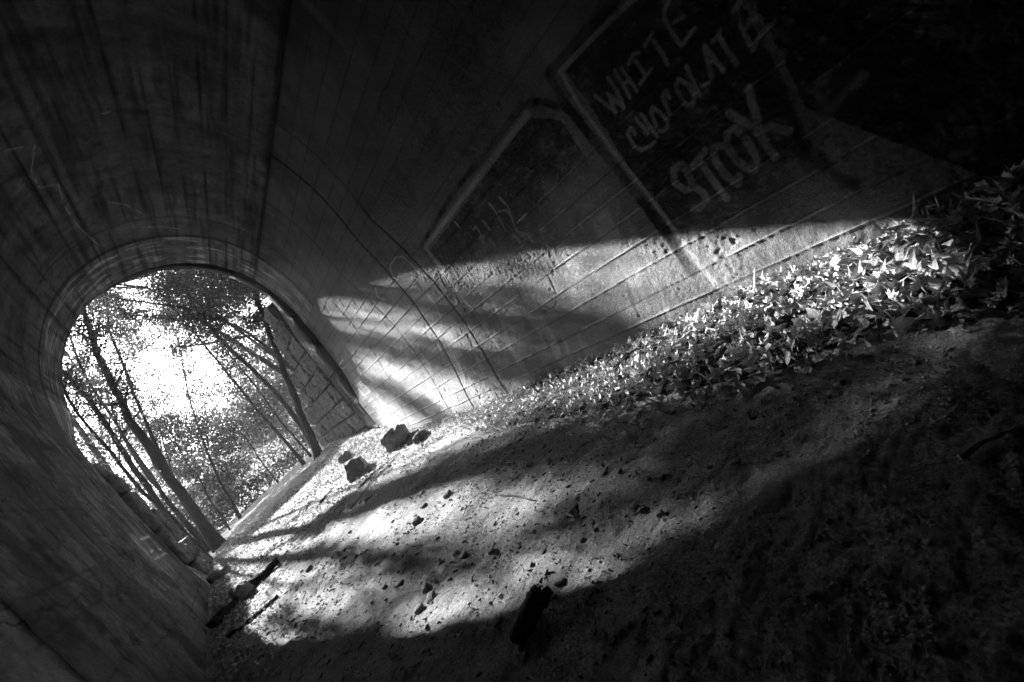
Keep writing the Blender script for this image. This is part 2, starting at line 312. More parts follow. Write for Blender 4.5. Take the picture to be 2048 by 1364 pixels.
    # scratched letters in the shade beside the mouth
    for pl in [[(510, 1010), (560, 968)], [(510, 1010), (575, 1090)], [(545, 965), (635, 1055)], [(575, 1005), (545, 1000)], [(585, 1090), (640, 1062)], [(585, 1090), (605, 1125)],
          [(612, 1160), (652, 1120)], [(652, 1120), (690, 1200)], [(665, 1200), (640, 1210)], [(675, 1262), (715, 1250)], [(675, 1262), (690, 1285)], [(360, 815), (390, 770)], [(385, 855), (410, 840)]]:
        d = poly_dist(s, y, [to_wall(*p) for p in z5(pl)]); t = t + 1.5 * np.exp(-(d / 0.014) ** 2) * right
    # left wall: pale spalled patches, vertical cracks
    t *= 1 + .5 * lf * smooth(.60, .66, fbm(s * 1.8, y * 2.1, 5, 28)); t *= 1 - .6 * lf * np.exp(-((fbm(s * 1.2, y * 1.2, 5, 29) - .5) / .008) ** 2)
    # left wall chalk square
    for pl in [[(272, 1083), (299, 1110)], [(299, 1073), (322, 1099)], [(282, 1080), (299, 1073)], [(301, 1104), (306, 1099)], [(316, 1098), (322, 1099)], [(289, 1048), (300, 1062)], [(310, 1120), (331, 1106)]]:
        d = poly_dist(s, y, [to_wall(*p) for p in pl]); t = t + 1.8 * np.exp(-(d / 0.02) ** 2) * lf
    return np.clip(t, 0.03, 3.2)
def vert_joints():
    r = np.random.default_rng(11); J = []
    for i in range(len(SC) - 1):
        J.append([r.uniform(a, b) for a, b in ((3.2, 4.4), (5.2, 5.9), (6.2, 7.0), (7.2, 8.2), (8.4, 9.6)) if r.random() < .7])
    return J
VJ = vert_joints()
GR = np.random.default_rng(8).normal(0, 1, (512, 2048))
def displace(s, y):
    d = 0.012 * (fbm(s * 1.5, y * 1.5, 4, 31) - .5) + 0.004 * (fbm(s * 9, y * 9, 3, 32) - .5)
    z = np.interp(s, PD[:200], PROF[:200, 1]); right = s < S_TOP_R
    near = 1 - smooth(4.5, 9, y)
    rough = smooth(.35, .6, fbm(s * 1.7, y * 1.1, 4, 33)) * (1 - .6 * smooth(2.5, 3.6, z))
    smear = smooth(.48, .6, fbm(s * 2.2, y * 1.3, 4, 35))
    rr = (.25 + .75 * rough) * (0.35 + 0.65 * near)
    d += np.where(right, rr * 0.011 * (fbm(s * 30, y * 34, 2, 34) - .5) + rr * .007 * (fbm(s * 62, y * 75, 1, 38) - .5), (.003 + .006 * (s > S_TOP_L)) * (fbm(s * 24, y * 16, 3, 34) - .5) - .006 * (s > S_TOP_L) * np.exp(-((fbm(s * 1.2, y * 1.2, 5, 29) - .5) / .008) ** 2))
    d += np.where(right, smear * 0.008 * (fbm(s * 4, y * 32, 3, 36) - .5), 0)
    d += np.where(right, 1, .35) * (.3 + .7 * rough) * .0022 * (GR[(s * 113.7).astype(int) % 512, (y * 117.3).astype(int) % 2048]) * (1 - .6 * smooth(3, 8, y))
    pit = smooth(.80, .86, fbm(s * 14, y * 14, 2, 37)); d -= np.where(right, .008 * pit * near, .003 * pit)
    # courses: a fin of squeezed grout above, a groove beneath
    for i, c in enumerate(SC[:-1]):
        m = np.abs(s - c) < 0.06
        if not m.any(): continue
        cc = c + 0.012 * (fbm(y[m] * 3, y[m] * 0 + i, 3, 40) - .5); k = smooth(.32, .55, fbm(y[m] * 2.2 + i * 7, y[m] * 0, 3, 41)); e = s[m] - cc
        fade = 1.0 if COURSES[i] < 2.0 else .6
        d[m] += fade * (0.009 * k * np.exp(-((e - .002) / .007) ** 2) - 0.004 * (1.1 - k) * np.exp(-((e + .010) / .008) ** 2))
    for i in range(len(SC) - 1):
        for yj in VJ[i]:
            m = (s > SC[i]) & (s < SC[i + 1]) & (np.abs(y - yj) < .04)
            d[m] -= 0.008 * np.exp(-((y[m] - yj - .01 * (fbm(s[m] * 20, s[m] * 0, 2, 44) - .5)) / .008) ** 2)
    for b, k in SEAMS:
        e = y - seam_y(b, k, s) - 0.02 * (fbm(s * 4, s * 0, 3, 42) - .5)
        big = 0.018 if b in (5.0, 5.99) else 0.008
        if b in (2.22, 3.58): on = .2 * (s > S_TOP_L) if b == 3.58 else np.zeros(s.shape, bool)
        elif b in (5.0, 6.75): on = (s < S_TOP_R) & (z < 3.2)
        else: on = np.ones(s.shape, bool)
        d -= on * big * np.exp(-(e / .011) ** 2)
    d -= (s > S_TOP_L) * (y < 3.58) * 0.012; d += (s > S_TOP_L) * (y < 3.58) * 0.03 * (fbm(s * 12, y * 12, 4, 50) - .5)
    for c in CEIL: d -= 0.007 * np.exp(-((s - c) / .008) ** 2) * (.4 + .6 * fbm(y * 2 + c * 5, y * 0, 2, 43))
    dc = s - S_TOP_R; d -= 0.02 * np.exp(-(dc / .018) ** 2) * smooth(.2, .6, fbm(y * 3, y * 0, 3, 45))
    for c in LEFT[1:-1]: d -= 0.006 * np.exp(-((s - c) / .009) ** 2)
    return d
tunnel = empty('tunnel', (0, 10, 0), 'long dark arched concrete tunnel with board marked, graffiti covered walls', 'tunnel')
def lining(s_arr, y_arr, rows, cols_fn, name):
    """grid over (s, y) cut into pieces; rows = course borders in s, cols_fn(row)-> list of y borders"""
    s_arr = np.asarray(s_arr); y_arr = np.asarray(y_arr); SS, YY = np.meshgrid(s_arr, y_arr, indexing='ij')
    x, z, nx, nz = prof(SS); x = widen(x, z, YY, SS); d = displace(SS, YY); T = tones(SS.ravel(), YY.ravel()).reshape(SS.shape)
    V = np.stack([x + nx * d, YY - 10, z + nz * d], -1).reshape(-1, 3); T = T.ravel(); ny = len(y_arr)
    sc = (s_arr[:-1] + s_arr[1:]) / 2; r_of = np.searchsorted(rows, sc) - 1
    for r in range(len(rows) - 1):
        ii = np.where(r_of == r)[0]
        if len(ii) == 0: continue
        smid = (rows[r] + rows[r + 1]) / 2; yb = cols_fn(r, smid)
        yc = (y_arr[:-1] + y_arr[1:]) / 2; c_of = np.searchsorted(yb, yc)
        for c in np.unique(c_of):
            jj = np.where(c_of == c)[0]; I, J = np.meshgrid(ii, jj, indexing='ij'); I = I.ravel(); J = J.ravel(); a = I * ny + J
            F = np.stack([a, a + ny, a + ny + 1, a + 1], 1); u, inv = np.unique(F.ravel(), return_inverse=True)
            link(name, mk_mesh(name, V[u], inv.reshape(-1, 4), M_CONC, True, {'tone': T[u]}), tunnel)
def grade(y0, y1, d0, d1, n=99999):
    r = [y0]
    while r[-1] < y1: r.append(r[-1] + d0 + (d1 - d0) * (r[-1] - y0) / (y1 - y0))
    r[-1] = y1; return r
YR = grade(-0.4, 11.32, 0.0085, 0.022)
SR = np.r_[np.arange(0, float(s_of_z_right(2.6)), 0.009), np.arange(float(s_of_z_right(2.6)), S_TOP_R, 0.016), S_TOP_R]
SR = np.unique(SR)
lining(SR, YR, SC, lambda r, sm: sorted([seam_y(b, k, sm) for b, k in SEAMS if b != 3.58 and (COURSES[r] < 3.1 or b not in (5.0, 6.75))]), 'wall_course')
YC = np.linspace(-0.4, 11.32, 680)
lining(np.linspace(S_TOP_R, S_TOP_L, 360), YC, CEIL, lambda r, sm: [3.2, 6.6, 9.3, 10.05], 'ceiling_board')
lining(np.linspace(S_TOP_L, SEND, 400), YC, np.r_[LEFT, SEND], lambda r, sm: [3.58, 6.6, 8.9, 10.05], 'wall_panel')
# the unlit rear of the tunnel, behind the camera
sr = np.linspace(0, SEND, 90); yr = np.linspace(-14, -0.4, 30); SS, YY = np.meshgrid(sr, yr, indexing='ij'); x, z, nx, nz = prof(SS)
V = np.stack([x, YY - 10, z], -1).reshape(-1, 3); a = (np.arange(89)[:, None] * 30 + np.arange(29)[None]).ravel()
link('rear_lining', mk_mesh('rear_lining', V, np.stack([a, a + 30, a + 31, a + 1], 1), M_CONC, True, {'tone': tones(SS.ravel(), YY.ravel())}), tunnel)
bpts = np.stack([PROF[::12, 0], np.full(len(PROF[::12]), -24.0), PROF[::12, 1]], 1); me = bpy.data.meshes.new('end_wall'); me.from_pydata([tuple(p) for p in bpts], [], [tuple(range(len(bpts)))]); me.materials.append(M_EARTH)
link('end_wall', me, tunnel)

# portal ring of cut stones
OZ, OB = 3.6, 2.385
def op_curve(n=400):
    P = resample(np.array([(2.29, -.5), (2.30, 1.4), (2.31, 2.9), (2.30, 3.9), (2.26, 4.36), (2.08, 4.77), (1.89, 5.1), (1.62, 5.44), (1.19, 5.77), (.71, 5.97), (.1, 6.0), (-.5, 5.92), (-1.0, 5.68), (-1.42, 5.34), (-1.77, 4.86), (-1.97, 4.4), (-2.1, 4.0),
                  (-2.18, 3.3), (-2.2, 2.25), (-2.16, .92), (-2.05, -.1), (-2.0, -.5)]), n)
    for _ in range(60): P[1:-1] = (P[:-2] + P[2:]) / 4 + P[1:-1] / 2
    
    return resample(P, n)
OPC = op_curve()
def out_curve():
    P = resample(PROF, 400); t = np.gradient(P, axis=0); n_ = np.stack([t[:, 1], -t[:, 0]], 1); n_ /= np.linalg.norm(n_, axis=1)[:, None]; return P + n_ * 0.22
OUTC = out_curve()
def ring_stone(i0, i1, yf):
    m = 7; yb = None; ii = np.linspace(i0, i1, m).astype(int); I = OPC[ii].copy(); O = OUTC[ii].copy(); b = .006
    for P in (I, O):
        t0 = P[1] - P[0]; t1 = P[-1] - P[-2]; P[0] += t0 / np.linalg.norm(t0) * b; P[-1] -= t1 / np.linalg.norm(t1) * b
    yb = 12.1 - .62 * smooth(3.0, 4.6, I[:, 1]); nrm = I - O; nrm /= np.linalg.norm(nrm, axis=1)[:, None]; I = I + nrm * random.uniform(-.006, .006)
    ch = .008; loops = []
    for (A, y) in ((O, yf), (I - nrm * ch, yf), (I, yf + ch), (I, yb - ch), (I - nrm * ch, yb), (O, yb)):
        A = A - np.stack([.13 * (np.ndim(y) > 0) * (A[:, 0] < 0) * (1 - smooth(4.4, 5.2, A[:, 1])), np.zeros(m)], 1)
        loops.append(np.stack([A[:, 0], np.broadcast_to(y - 10, (m,)), A[:, 1]], 1))
    V = np.vstack(loops); F = []
    for k in range(6):
        k2 = (k + 1) % 6
        for j in range(m - 1): F.append((k * m + j, k2 * m + j, k2 * m + j + 1, k * m + j + 1))
    for j, s_ in ((0, 1), (m - 1, -1)):
        F.append((0 * m + j, 1 * m + j, 4 * m + j, 5 * m + j)); F.append((1 * m + j, 2 * m + j, 3 * m + j, 4 * m + j))
    return V, F
cuts = list(np.linspace(0, 399, 20).astype(int))
for a, b in zip(cuts[:-1], cuts[1:]):
    V, F = ring_stone(a, b, 11.29 + random.uniform(-.002, .002)); link('arch_stone', mk_mesh('arch_stone', V, F, M_RING), tunnel)
# head wall outside, round the ring
mb = MB(); n = 120; ii = np.linspace(20, 379, n).astype(int); O = OUTC[ii]; C = np.array([0.2, 2.6]); D_ = O - C
sc_ = np.minimum(5.2 / np.maximum(np.abs(D_[:, 0]), 1e-6), 4.9 / np.maximum(np.abs(D_[:, 1]), 1e-6)); X = C + D_ * sc_[:, None]
L4 = [np.stack([A[:, 0], np.full(n, y - 10), A[:, 1]], 1) for A, y in ((O, 11.36), (X, 11.36), (X, 11.58), (O, 11.58))]; F = []
for k in range(4):
    for j in range(n - 1): F.append((k * n + j, ((k + 1) % 4) * n + j, ((k + 1) % 4) * n + j + 1, k * n + j + 1))
mb.add(np.vstack(L4), F); link('head_wall', mb.mesh('head_wall', M_STONE), tunnel)

# ------------------------------------------------------------------ ground
def gz(x, y):
    x = np.asarray(x, float); y = np.asarray(y, float)
    outz = 0.06 + 0.085 * (np.clip(x, -6, 8) + 2); t = smooth(4.5, 18, y); z = -0.2 * (1 - t) + outz * t
    z = z + 0.10 * np.exp(-((x - 2.1) / .4) ** 2) * smooth(8.8, 11.2, y) * (1 - smooth(17, 20, y))
    z = z + 0.10 * np.exp(-((x + 2.05) / .3) ** 2) * smooth(3, 8, y) * (1 - smooth(13, 16, y))
    z = z + smooth(2.6, 6, x) * smooth(11.4, 12.2, y) * (1 - smooth(13, 20, y)) * 3.4 + smooth(2.5, 3.4, -x) * smooth(11.4, 12.2, y) * (1 - smooth(12.5, 15, y)) * 2.2
    z = z - 0.04 * smooth(18, 30, y) * np.clip((y - 18) / 12, 0, 4)
    return z
def gdisp(x, y):
    f = 1 - smooth(13, 26, y)
    d = 0.035 * (fbm(x * 1.1, y * 1.1, 3, 60) - .5) + 0.024 * (fbm(x * 4, y * 4, 3, 61) - .5) * f
    d += 0.016 * (fbm(x * 7, y * 13, 3, 62) - .5) * f + 0.012 * (fbm(x * 30, y * 33, 2, 63) - .5) * f
    d += .0016 * GR2[(np.abs(x) * 77.1 + 300 * (x > 0)).astype(int) % 1024, (np.abs(y) * 81.3).astype(int) % 1024] * (1 - smooth(3, 7, y)) 
    return d
GR2 = np.random.default_rng(9).normal(0, 1, (1024, 1024))
def surf(x, y): return gz(x, y) + gdisp(np.asarray(x, float), np.asarray(y, float))
def ground_patch(xs, ys):
    X, Y = np.meshgrid(xs, ys, indexing='ij'); Z = surf(X, Y); V = np.stack([X, Y, Z], -1).reshape(-1, 3); n = len(ys)
    a = (np.arange(len(xs) - 1)[:, None] * n + np.arange(n - 1)[None]).ravel(); F = np.stack([a, a + n, a + n + 1, a + 1], 1)
    return V, F
xs = np.unique(np.r_[np.linspace(-400, -8, 16), np.linspace(-8, -2.2, 26), np.arange(-2.2, 2.4, .013), np.linspace(2.4, 8, 26), np.linspace(8, 400, 16)])
ys = np.unique(np.r_[np.linspace(-30, 0.2, 12), grade(.2, 12, .010, .045), np.linspace(12, 30, 220), np.linspace(30, 60, 20), np.linspace(60, 900, 16)])
V, F = ground_patch(xs, ys)
gt = 0.7 + 0.6 * fbm(V[:, 0] * 2, V[:, 1] * 2, 4, 64)
g = link('ground', mk_mesh('ground', V, F, M_GROUND, True, {'tone': gt})); tag(g, kind='structure')

# earth over the tunnel
X, Y = np.meshgrid(np.linspace(-30, 30, 50), np.linspace(-26, 11.36, 24), indexing='ij')
Z = 7.4 - smooth(5, 26, np.abs(X)) * 7.6 + .3 * fbm(X * .4, Y * .4, 3, 70); Z = np.maximum(Z, -.3)
a = (np.arange(49)[:, None] * 24 + np.arange(23)[None]).ravel()
e = link('embankment', mk_mesh('embankment', np.stack([X, Y, Z], -1).reshape(-1, 3), np.stack([a, a + 24, a + 25, a + 1], 1), M_EARTH, True)); tag(e, kind='structure')

# ------------------------------------------------------------------ stones
def blob(dims, seed, rough=.18, n=6, boxy=.5):
    r_ = np.random.default_rng(seed); pts = []; F = []; k = 0
    g_ = np.linspace(-1, 1, n); o1, o2, o3 = r_.random(3) * 50; ids = {}; V = []
    def vid(p):
        key = tuple(np.round(p, 4)); 
        if key not in ids: ids[key] = len(V); V.append(np.array(p, float))
        return ids[key]
    for ax in range(3):
        for sg in (-1, 1):
            for i in range(n - 1):
                for j in range(n - 1):
                    q = []
                    for (a_, b_) in ((i, j), (i + 1, j), (i + 1, j + 1), (i, j + 1)):
                        p = [0, 0, 0]; p[ax] = sg; p[(ax + 1) % 3] = g_[a_]; p[(ax + 2) % 3] = g_[b_]; q.append(vid(p))
                    F.append(q if sg > 0 else q[::-1])
    V = np.array(V); L_ = np.linalg.norm(V, axis=1)[:, None]; sph = V / L_; V = V * boxy + sph * (1 - boxy) * 1.15
    nz_ = fbm(V[:, 0] * 1.6 + o1, V[:, 1] * 1.6 + V[:, 2] * 1.1 + o2, 4) - .5; n2 = fbm(V[:, 2] * 3.3 + o3, V[:, 0] * 2.1 - V[:, 1] * 2.7 + o1, 3) - .5
    V = V * (1 + rough * 2 * nz_ + rough * n2)[:, None]
    if n > 8: V = V + (fbm(V[:, 0] * 5 + V[:, 1] * 4 + o2, V[:, 2] * 5 + V[:, 1] * 3 + o1, 3) - .5)[:, None] * .16 * (V / np.linalg.norm(V, axis=1)[:, None]) + (fbm(V[:, 1] * 9 + o2, V[:, 2] * 2.2 + V[:, 0] * 6 + o1, 3) - .5)[:, None] * (np.array([[.75, .05, .05]]) if n > 16 else .10) * (V / np.linalg.norm(V, axis=1)[:, None])
    return V * (np.array(dims) / 2), np.array(F)
def stone_obj(name, loc, dims, seed, m, rot=(0, 0, 0), parent=None, rough=.18, n=6, boxy=.5, sm=False):
    V, F = blob(dims, seed, rough, n, boxy); o = link(name, mk_mesh(name, V, F, m, sm), parent, loc); o.rotation_euler = rot; return o
# right wing wall: rock faced courses
wing = empty('wing_wall', (2.45, 12.1, 0), 'coursed rough stone wing wall just outside the mouth, right of the path', 'wall')
dtr = [(512, 585), (530, 640), (560, 720), (600, 820), (632, 900)]; dh = [at_x(px + 14, py + 4, 2.3) for px, py in dtr]
wy = [p[1] for p in dh]; wz = [p[2] for p in dh]; od = np.argsort(wy); wy = np.array(wy)[od]; wz = np.array(wz)[od]
k = 0
zc = -0.05
heights = [.42, .5, .46, .52, .5, .55, .5, .5, .5, .5]
for ci, h in enumerate(heights):
    y = 12.12
    while y < 19:
        L_ = random.uniform(.65, 1.25); top = np.interp(y + L_ / 2, wy, wz)
        if ci == 0: L_ = random.uniform(.9, 1.5)
        if zc + h * .4 < top:
            o = stone_obj('stone', (2.5 + random.uniform(-.03, .03) - 2.45, y + L_ / 2 - 12.1, zc + h / 2), (.46, L_ - .045, h - .04), 100 + k, M_STONE, (0, random.uniform(-.02, .02), random.uniform(-.02, .02)), wing, .15, 22, .84); k += 1
        y += L_
    zc += h
# left wing: broken rock courses
wingl = empty('wing_wall', (-2.1, 12.1, 0), 'crumbling boulder wing wall outside the mouth, left of the path beside the big trunk', 'wall')
zc = -.1
for ci, h in enumerate([.55, .5, .5, .45, .5, .45, .4]):
    y = 12.12; lim = np.interp(zc + h / 2, [0, .6, 1.2, 2.0, 3.1], [14.2, 13.9, 13.4, 12.8, 12.2])
    while y < lim:
        L_ = random.uniform(.45, .9)
        stone_obj('stone', (-2.36 + random.uniform(-.05, .05) + 2.1 - .02 * ci, y + L_ / 2 - 12.1, zc + h / 2), (.62, L_, h), 300 + k, M_STONE, (random.uniform(-.08, .08), random.uniform(-.08, .08), random.uniform(-.1, .1)), wingl, .2, 12, .72); k += 1
        y += L_
    zc += h

# boulders at the path
def rock(px, py, zg, dims, seed, label, rot=0, m=M_ROCK):
    p = at_z(px, py, zg); o = stone_obj('boulder', (p[0], p[1], float(surf(p[0], p[1])) + dims[2] * .22), dims, seed, m, (0.1, .1, rot), None, .24, 14, .4, False)
    return tag(o, label, 'boulder')
rock(800, 883, -.05, (.50, .42, .46), 11, 'dark round boulder leaning against the foot of the right wall at the mouth', .5)
rock(716, 942, -.02, (.42, .36, .42), 22, 'dark jagged boulder half buried in leaf debris left of the round boulder', 1.2)
rock(698, 925, .0, (.3, .25, .25), 23, 'pale streaked rock behind the jagged boulder', .3, M_STONE)
rock(836, 868, -.03, (.32, .2, .16), 24, 'low pale rock right of the round boulder under the wall', .9, M_STONE)
rock(486, 1188, -.1, (.22, .24, .26), 25, 'black blocky rock lying beside the long log on the left', .2)
rock(437, 1150, .03, (.35, .3, .2), 27, 'low grey rock at the foot of the left portal jamb', .2, M_STONE)

# logs and sticks
def stick(name, pix, zoff, r0, r1, label, cat, m=M_WOOD, wob=.15, sides=8, n=10, lift=None, seed=1, group=None):
    P = []
    for (px, py) in pix:
        p = at_z(px, py, -.15)
        for _ in range(6): p = at_z(px, py, float(gz(p[0], p[1])) + zoff)
        P.append(p)
    P = resample(P, n); r_ = np.random.default_rng(seed); P[1:-1] += (r_.random((n - 2, 3)) - .5) * r0 * .8
    if lift: P[:, 2] += np.linspace(0, 1, n) * lift
    base = P[0].copy(); V, F = tube(P - base, np.linspace(r0, r1, n), sides, wob, seed); o = link(name, mk_mesh(name, V, F, m, True)); o.location = base
    return tag(o, label, cat, group)
stick('log', [(425, 1252), (470, 1205), (510, 1165), (556, 1122)], .04, .055, .045, 'long black log lying across the left side of the path by the blocky rock', 'log', M_BARK, .25, 10, 24, seed=4)
stick('branch', [(455, 1275), (500, 1240), (556, 1190)], .02, .028, .018, 'thin dark branch lying in front of the long log', 'branch', M_BARK, .2, 8, 14, seed=5)
# split log in the foreground, with a ragged end
def split_log():
    t = empty('split_log', tuple(at_z(1028, 1280, -.15)), 'dark split log lying at the edge of the sunlight in the foreground', 'log')
    b = at_z(1030, 1284, -.19); e = at_z(1078, 1176, -.12); e2 = at_z(1100, 1178, -.13)
    o = np.array(t.location)
    for nm, (A, B, ra, rb, sd) in {'half': (b, e, .035, .030, 3), 'half.': (b + [.035, .0, -.01], e2, .032, .024, 8)}.items():
        P = resample([A, (np.array(A) * .5 + np.array(B) * .5) + [0, 0, .01], B], 16); r_ = np.random.default_rng(sd); P[1:-1] += (r_.random((14, 3)) - .5) * .006
        V, F = tube(P - o, np.interp(np.linspace(0, 1, 16), [0, .1, .8, 1], [ra * .6, ra, rb, rb * .7]), 12, .16, sd); link('half', mk_mesh('half', V, F, M_WOOD, False), t)
    mb = MB()
    for k in range(9):
        A = e + (rng.random(3) - .5) * [.04, .03, .03]; V, F = tube(np.array([A, A + (e - b) * .12 * rng.random()]) - o, [.008, .002], 4); mb.add(V, F)
    link('splinter', mb.mesh('splinter', M_WOOD), t)
split_log()
STK = [([(660, 905), (710, 870), (765, 850)], .012, 'straight stick leaning over the leaf debris at the foot of the right wing wall'),
       ([(640, 1005), (672, 975), (700, 915), (712, 880)], .018, 'long crooked stick reaching down from the debris onto the bright path'),
       ([(610, 1020), (640, 980), (655, 950)], .012, 'thin forked stick left of the crooked one on the bright path'),
       ([(718, 975), (755, 940), (800, 905)], .014, 'dark wavy stick lying right of the jagged boulder'),
       ([(675, 958), (700, 935)], .016, 'short thick stick below the jagged boulder'),
       ([(700, 1018), (735, 975), (790, 915), (820, 895)], .010, 'thin long stick curving up the path towards the round boulder'),
       ([(568, 987), (598, 964)], .015, 'small lone stick on the pale ground outside the mouth'),
       ([(545, 1023), (570, 1012)], .012, 'short dark stick on the pale path farther left'),
       ([(1000, 990), (1040, 992), (1065, 1000)], .008, 'curved forked twig lying mid path right of centre'),
       ([(1120, 1015), (1148, 1035)], .012, 'stubby pale broken twig by the pebbles'),
       ([(630, 1330), (648, 1312)], .006, 'white bone like splinter in the lower left light patch'),
       ([(660, 1335), (682, 1305)], .003, 'thin dark twig beside the white splinter'),
       ([(1095, 1262), (1120, 1275)], .0015, 'hair thin pale stalk right of the split log'),
       ([(1690, 712), (1650, 740)], .0025, 'straight pale stalk at the outer edge of the leaf pile'),
       ([(1920, 915), (1975, 880), (2045, 850)], .008, 'pale gnarled root catching light at the far right of the dark ground'),
       ([(1690, 735), (1720, 742)], .002, 'bent pale stalk on the ground below the leaf pile'),
       ([(1760, 738), (1775, 745)], .0025, 'curled pale stalk on the ground right of the bent stalk')]
for i, (p, r, lab) in enumerate(STK):
    pale = any(w_ in lab for w_ in ('pale broken', 'white', 'pale stalk', 'pale gnarled', 'straight stick', 'hair'))
    stick('stick', p, r * 1.2, r, r * .5, lab, 'stick', M_PALEWOOD if pale else M_WOOD, .25, 6, 12, seed=20 + i)
# exposed roots at the foot of the big trunk
# ------------------------------------------------------------------ leaves
def maple(size, seed, curl):
    r_ = np.random.default_rng(seed); nlob = 5; pts = []
    lens = [.62, .9, 1.0, .9, .62]; angs = np.radians([-115, -55, 0, 55, 115])
    for k in range(nlob):
        L_ = lens[k] * r_.uniform(.8, 1.1); a = angs[k] + r_.uniform(-.08, .08)
        pts.append((a - .26, L_ * .66)); pts.append((a - .12, L_ * .8)); pts.append((a, L_)); pts.append((a + .09, L_ * .78)); pts.append((a + .26, L_ * .64))
        if k < nlob - 1: pts.append(((angs[k] + angs[k + 1]) / 2, .5 * r_.uniform(.8, 1.2)))
    pts.append((math.pi, .12)); ring = np.array([(r * math.sin(a), r * math.cos(a)) for a, r in pts])
    V = [(0, 0, 0)]; mid = ring * .5
    A = np.vstack([[0, 0], mid, ring]); n = len(ring)
    z = curl * (.55 * (A[:, 0] ** 2) * r_.uniform(-.4, 1.4) + .5 * A[:, 1] ** 2 * r_.uniform(-.6, 1.2)) + curl * .25 * np.sin(A[:, 0] * 5 + r_.random() * 6) * np.hypot(A[:, 0], A[:, 1]) + .06 * (r_.random(len(A)) - .5)
    V = np.stack([A[:, 0], A[:, 1], z], 1) * size * .5
    F = []
    for i in range(n):
        j = (i + 1) % n; F.append((0, 1 + i, 1 + j)); F.append((1 + i, 1 + n + i, 1 + n + j)); F.append((1 + i, 1 + n + j, 1 + j))
    return V, np.array(F)
LEAFV = [maple(.13, s_, random.uniform(1.2, 3.4)) for s_ in range(14)]
def rotm(rx, ry, rz): return np.array(Matrix.Rotation(rz, 3, 'Z') @ Matrix.Rotation(ry, 3, 'Y') @ Matrix.Rotation(rx, 3, 'X'))
edge = np.array([at_z(px, py, -.19)[:2] for px, py in [(2200, 520), (2048, 592), (1900, 640), (1720, 690), (1580, 740), (1480, 775), (1350, 800), (1180, 835), (1080, 852), (980, 860), (900, 850)]])
edge = edge[np.argsort(edge[:, 1])]
def wallx(z): return np.interp(z, PROF[:200, 1], PROF[:200, 0])
def pile_z(x, y):
    ex = np.interp(y, edge[:, 1], edge[:, 0]); wx = wallx(-.05); t = np.clip((x - ex) / np.maximum(wx - ex, .15), 0, 1)
    hgt = np.interp(y, [0.3, 1, 2, 3.2, 4.2, 5.5, 7, 8], [.13, .13, .13, .12, .11, .08, .05, .02])
    return gz(x, y) + hgt * np.sqrt(t) * (.75 + .5 * fbm(np.asarray(x) * 3, np.asarray(y) * 2.5, 2, 80))
# dark body of the pile, so no gaps show through
ysb = np.linspace(.3, 8, 160); V = []; nx_ = 16
for y in ysb:
    ex = float(np.interp(y, edge[:, 1], edge[:, 0])) + .03; wx = 2.02
    for q in np.linspace(0, 1, nx_):
        x = ex + (wx - ex) * q; V.append((x, y, float(pile_z(x, y)) - .025 - (.03 if q == 0 else 0) + .02 * float(fbm(x * 14, y * 14, 2, 81) - .5)))
a = (np.arange(159)[:, None] * nx_ + np.arange(nx_ - 1)[None]).ravel()
me = mk_mesh('leaf_mould', np.array(V), np.stack([a, a + nx_, a + nx_ + 1, a + 1], 1), M_MOULD, True); o = link('leaf_mould', me)
tag(o, 'dark bed of crumbled leaf mould under the leaf pile along the right wall', 'leaf mould', kind='stuff')
inst = []
r_ = np.random.default_rng(5)
for k in range(4000):
    u = r_.random(); y = .25 + 7.6 * (u ** 1.55); ex = float(np.interp(y, edge[:, 1], edge[:, 0])); wx = 1.97
    q = r_.random() ** .9; x = ex - .05 + (wx - ex + .03) * q
    if r_.random() < .02: x = ex - r_.random() * .15
    tall = 1.15
    z = float(pile_z(x, y)) + r_.uniform(-.02, .035); sz = (.34 + .85 * r_.random() ** 1.5) * np.interp(y, [0, 3, 6], [1.05, .8, .45])
    if y > 3 and r_.random() < .35: sz *= .55
    inst.append((x, y, z + .015 * sz, r_.normal(0, tall), r_.normal(0, tall), r_.random() * 6.28, sz, int(r_.integers(14))))
def ndc_size(i):
    p = np.array(i[:3]) - CO; d = p @ CF
    if d < .2: return 0
    px = 1024 + FPX * (p @ CR) / d; py = 682 - FPX * (p @ CU) / d
    if not (0 < px < 2048 and 0 < py < 1364): return 0
    return i[6] / d + (i[2] - float(pile_z(i[0], i[1]))) * 2
inst.sort(key=lambda i: -ndc_size(i))
lmesh = [mk_mesh('fallen_leaf', V, F, M_LEAF, False) for V, F in LEAFV]
for i in inst[:290]:
    o = link('fallen_leaf', lmesh[i[7]], None, i[:3]); o.rotation_euler = i[3:6]; o.scale = (i[6] * (.45 + .55 * ((i[0] * 977) % 1)), i[6], i[6])
    tag(o, 'dry curled maple leaf lying loose on the leaf pile along the right wall', 'leaf', 'loose leaves on the pile')
mb = MB()
for i in inst[290:]:
    V, F = LEAFV[i[7]]; mb.add(V * i[6] * [.4 + .6 * ((i[0] * 977) % 1), 1, 1] @ rotm(i[3], i[4], i[5]).T + np.array(i[:3]), F)
tag(link('leaf_litter', mb.mesh('leaf_litter', M_LEAF)), 'drift of dry pale leaves piled along the foot of the right wall', 'leaf litter', kind='stuff')
